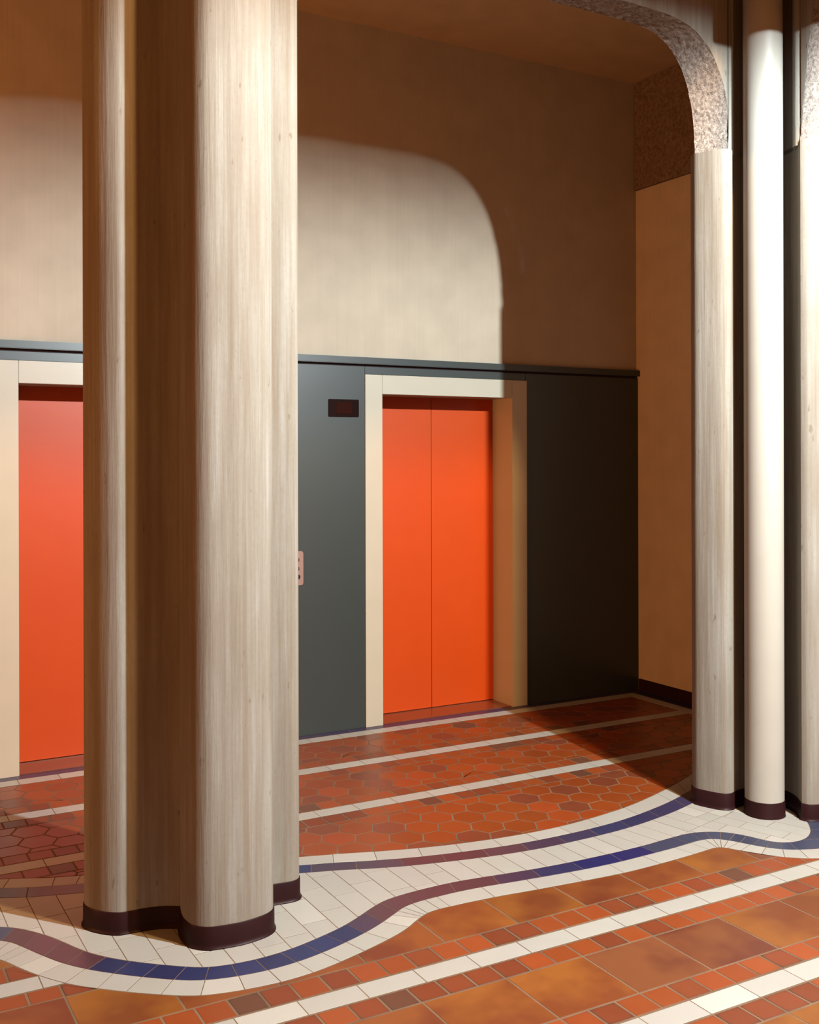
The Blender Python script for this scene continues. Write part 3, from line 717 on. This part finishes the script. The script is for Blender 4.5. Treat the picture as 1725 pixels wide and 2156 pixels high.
# region split lines
XS = 2.013
A_REG = [(0.3, 2.9), (XS, 2.9), (XS, 4.9), (0.3, 4.9)]
stag = {}
i = 0; x = XS - 0.1015
while x > 0.2:
    off = (0.0, 0.13, 0.062, 0.165, 0.095, 0.03)[i % 6]
    # lean with the photographed joints
    for k in range(-1, 9):
        y0 = 3.0 + off + 0.203 * k
        t = [(x, y0), (x + 0.1015, y0), (x + 0.1015, y0 + 0.203), (x, y0 + 0.203)]
        col = white_col()
        for lp in clip(t, INNER): put_tile('white_field_tile', lp, 0.0014, T_white, col)
    x -= 0.1015; i += 1
JL = [(XS, XS), (2.111, 2.109), (2.207, 2.206), (2.303, 2.302), (2.399, 2.398), (2.495, 2.494), (2.591, 2.588), (2.684, 2.684), (2.780, 2.784), (2.874, 2.881), (2.966, 2.979), (3.056, 3.081), (3.148, 3.183), (3.243, 3.278), (3.345, 3.379), (3.438, 3.475)]
# diagonal seam
DS = [(2.9, 3.409), (3.381, 3.535), (3.74, 3.629), (4.3, 3.776)]
def dy(x): return 3.535 + (x - 3.381) * 0.2618
LEFT_OF = ccw(clean([(XS - 0.3, 3.0), (3.24, 3.0), (3.24, dy(3.24)), (4.4, dy(4.4)), (4.4, 4.6), (XS - 0.3, 4.6)]))
for k, ((t0, b0), (t1, b1)) in enumerate(zip(JL[:-1], JL[1:])):
    q = [(joint_x(3.35, t0, b0), 3.35), (joint_x(3.35, t1, b1), 3.35), (joint_x(4.0, t1, b1), 4.0), (joint_x(4.0, t0, b0), 4.0)]
    for l1 in clip(q, INNER):
        cuts = [l1]
        if k < 3:
            yc = (3.60, 3.68, 3.52)[k]
            cuts = clip(l1, [(1.9, 3.2), (2.6, 3.2), (2.6, yc), (1.9, yc)]) + clip(l1, [(1.9, yc), (2.6, yc), (2.6, 4.2), (1.9, 4.2)])
        for l2 in cuts:
            for l3 in clip(l2, LEFT_OF): put_tile('white_field_tile', l3, 0.0014, T_white, white_col())
# strips continuing above the seam to the column foot
dirv = R(-73)
def strips(reg, base, long_a, off0, kk, ll, w=0.093, ln=0.203, cutlen=True):
    ux, uy = math.cos(long_a), math.sin(long_a); vx, vy = -uy, ux
    for iv in kk:
        for iu in ll:
            u0 = iu * ln + off0[iv % len(off0)]; v0 = iv * w
            q = [(base[0] + a * ux + b * vx, base[1] + a * uy + b * vy) for a, b in ((u0, v0), (u0 + ln, v0), (u0 + ln, v0 + w), (u0, v0 + w))]
            col = white_col()
            for l1 in clip(q, INNER):
                for l2 in clip(l1, reg): put_tile('white_field_tile', l2, 0.0014, T_white, col)
ABOVE = ccw(clean([(joint_x(3.2, 3.438, 3.475), 3.2), (4.5, 3.2), (4.5, 4.5), (joint_x(4.5, 3.438, 3.475), 4.5)]))
AB2 = []
for l in clip(ABOVE, LEFT_OF): AB2 = l; 
strips(AB2, (3.438, 3.69), R(-79), (0.05,), range(0, 8), range(-5, 3), w=0.095, ln=0.6)
RIGHT_OF = ccw(clean([(3.24, 2.9), (4.6, 2.9), (4.6, dy(4.6)), (3.24, dy(3.24))]))
# base: joint J3 passes (3.571,3.568) -> (3.691,3.214); cross joints every 0.203 staggered
strips(RIGHT_OF, (3.571, 3.568), R(-71), (0.112, 0.0, 0.165, 0.06), range(-4, 6), range(-4, 5))

# --- far field: white strips, small squares and hexagons
XI = 4.935
def poly_rect(x0, x1, y0, y1): return [(x0, y0), (x1, y0), (x1, y1), (x0, y1)]
FAR = ccw(clean(c5r + [(XI, 4.36), (XI, 5.806), (c5[0][0], 5.806)]))
SR = FAR
def frow(kind, y0, y1, xp, pitch, g, mat, colf): row(kind, SR, y0, y1, xp, pitch, g, mat, colf, x0=0.38, x1=XI)
frow('white_strip_tile', 4.513, 4.604, 2.0374, 0.2030, 0.0016, T_white, wcol)
frow('white_strip_tile', 5.159, 5.250, 2.3965, 0.2030, 0.0016, T_white, wcol)
frow('white_strip_tile', 5.714, 5.806, 2.5295, 0.2030, 0.0016, T_white, wcol)
for (y0, y1, xp) in ((4.412, 4.510, 2.0374), (4.607, 4.703, 2.09), (5.060, 5.156, 2.36), (5.253, 5.346, 2.3965)):
    frow('small_square_tile', y0, y1, xp, 0.1015, 0.0034, T_small, small_col)
hr = 0.1475; ha = R(-27.2)
ax_, ay_ = hr * math.cos(ha), hr * math.sin(ha); bx_, by_ = hr * math.cos(ha - R(60)), hr * math.sin(ha - R(60))
h0 = (2.0551 + ax_ / 2, 4.183 + ay_ / 2)
ZON = [poly_rect(0.30, XI, 3.5, 4.411), poly_rect(0.40, XI, 4.704, 5.059), poly_rect(0.40, XI, 5.347, 5.713)]
Z0 = []
for zi, zone in enumerate(ZON):
    for i in range(-30, 40):
        for j in range(-30, 30):
            cx, cy = h0[0] + i * ax_ + j * bx_, h0[1] + i * ay_ + j * by_
            if zi > 0: cx += (0.03, 0.055)[zi - 1]
            if cx < 0.3 or cx > XI + .1 or cy < 3.8 or cy > 5.8: continue
            rr = hr / math.sqrt(3)
            t = [(cx + rr * math.cos(ha + R(30 + 60 * k)), cy + rr * math.sin(ha + R(30 + 60 * k))) for k in range(6)]
            col = hex_col()
            z_ = zone
            if zi == 0:
                # only below the first row and behind the band
                if cy > 4.5: continue
            for l1 in clip(t, z_):
                for lp in (clip(l1, FAR) if zi == 0 else [l1]):
                    put_tile('hexagonal_tile', lp, 0.0038, T_hex, col)
# border along the walls
BORD = poly_rect(0.36, XW - 0.005, 5.806, 5.885)
row('blue_tile', BORD, 5.809, 5.8865, 2.43, 0.203, 0.0014, T_blue, lambda: jit(lerp(BLUE, PURP, rnd.random() * 0.5), 0.1), x0=0.4, x1=5.1)
y = 4.3
while y < 5.80:
    y1 = min(y + 0.203, 5.806)
    put_tile('white_strip_tile', [(XI + 0.003, y), (5.027, y), (5.027, y1), (XI + 0.003, y1)], 0.0014, T_white, white_col())
    put_tile('blue_tile', [(5.031, y), (5.124, y), (5.124, y1), (5.031, y1)], 0.0014, T_blue, jit(BLUE, 0.1))
    y += 0.203

# --- turn the queued outlines into tile objects
def tile_geo(p):
    n = len(p); q = inset(p, 0.0011)
    if area2(q) < area2(p) * 0.5: q = p
    vs = [(x, y, -0.006) for x, y in p] + [(x, y, -0.0005) for x, y in p] + [(x, y, 0.0) for x, y in q]
    fs = []
    for k in (0, 1):
        for i in range(n):
            j = (i + 1) % n; fs.append((k * n + i, k * n + j, (k + 1) * n + j, (k + 1) * n + i))
    fs.append(tuple(range(2 * n, 3 * n)))
    return vs, fs
def seen_area(p):
    s = [project(x, y) for x, y in p]
    cx = sum(a for a, b in s) / len(s); cy = sum(b for a, b in s) / len(s)
    if cx < -30 or cx > 1755 or cy > 2190 or cy < 900: return 0
    return abs(area2(s))
for kind, lst in TILES.items():
    lst = sorted(lst, key=lambda t: -seen_area(t[0]))
    show = [t for t in lst if seen_area(t[0]) > 25][:300]
    rest = lst[len(show):]
    cnt = 0
    for p, mat, col, rect in show:
        cx = sum(a for a, b in p) / len(p); cy = sum(b for a, b in p) / len(p)
        p = [(a - cx, b - cy) for a, b in p]
        vs, fs = tile_geo(p); me = mesh_of(kind, vs, fs)
        if rect:
            uvl = me.uv_layers.new(name='uv')
            for l in me.loops:
                v = me.vertices[l.vertex_index].co
                uvl.data[l.index].uv = ((v.x + cx - rect[0]) / rect[2], (v.y + cy - rect[1]) / rect[3])
        o = link(kind, me, mat, floor); o.location = (cx, cy, rnd.uniform(-0.0002, 0.0002)); o.color = col
    if rest:
        vs = []; fs = []; uvs = []
        for p, mat, col, rect in rest:
            v, f = tile_geo(p); b = len(vs); vs += v; fs += [tuple(i + b for i in g_) for g_ in f]
            for g_ in f:
                for i in g_:
                    uvs.append(((v[i][0] - rect[0]) / rect[2], (v[i][1] - rect[1]) / rect[3]) if rect else (0.5, 0.5))
        me = mesh_of(kind + '_field', vs, fs)
        uvl = me.uv_layers.new(name='uv'); uvl.data.foreach_set('uv', [c for u in uvs for c in u])
        o = link(kind + '_field', me, rest[0][1], floor, kind='stuff'); o.color = rest[0][2][:3] + (0.3,)
    print('TILES', kind, len(show), len(rest))
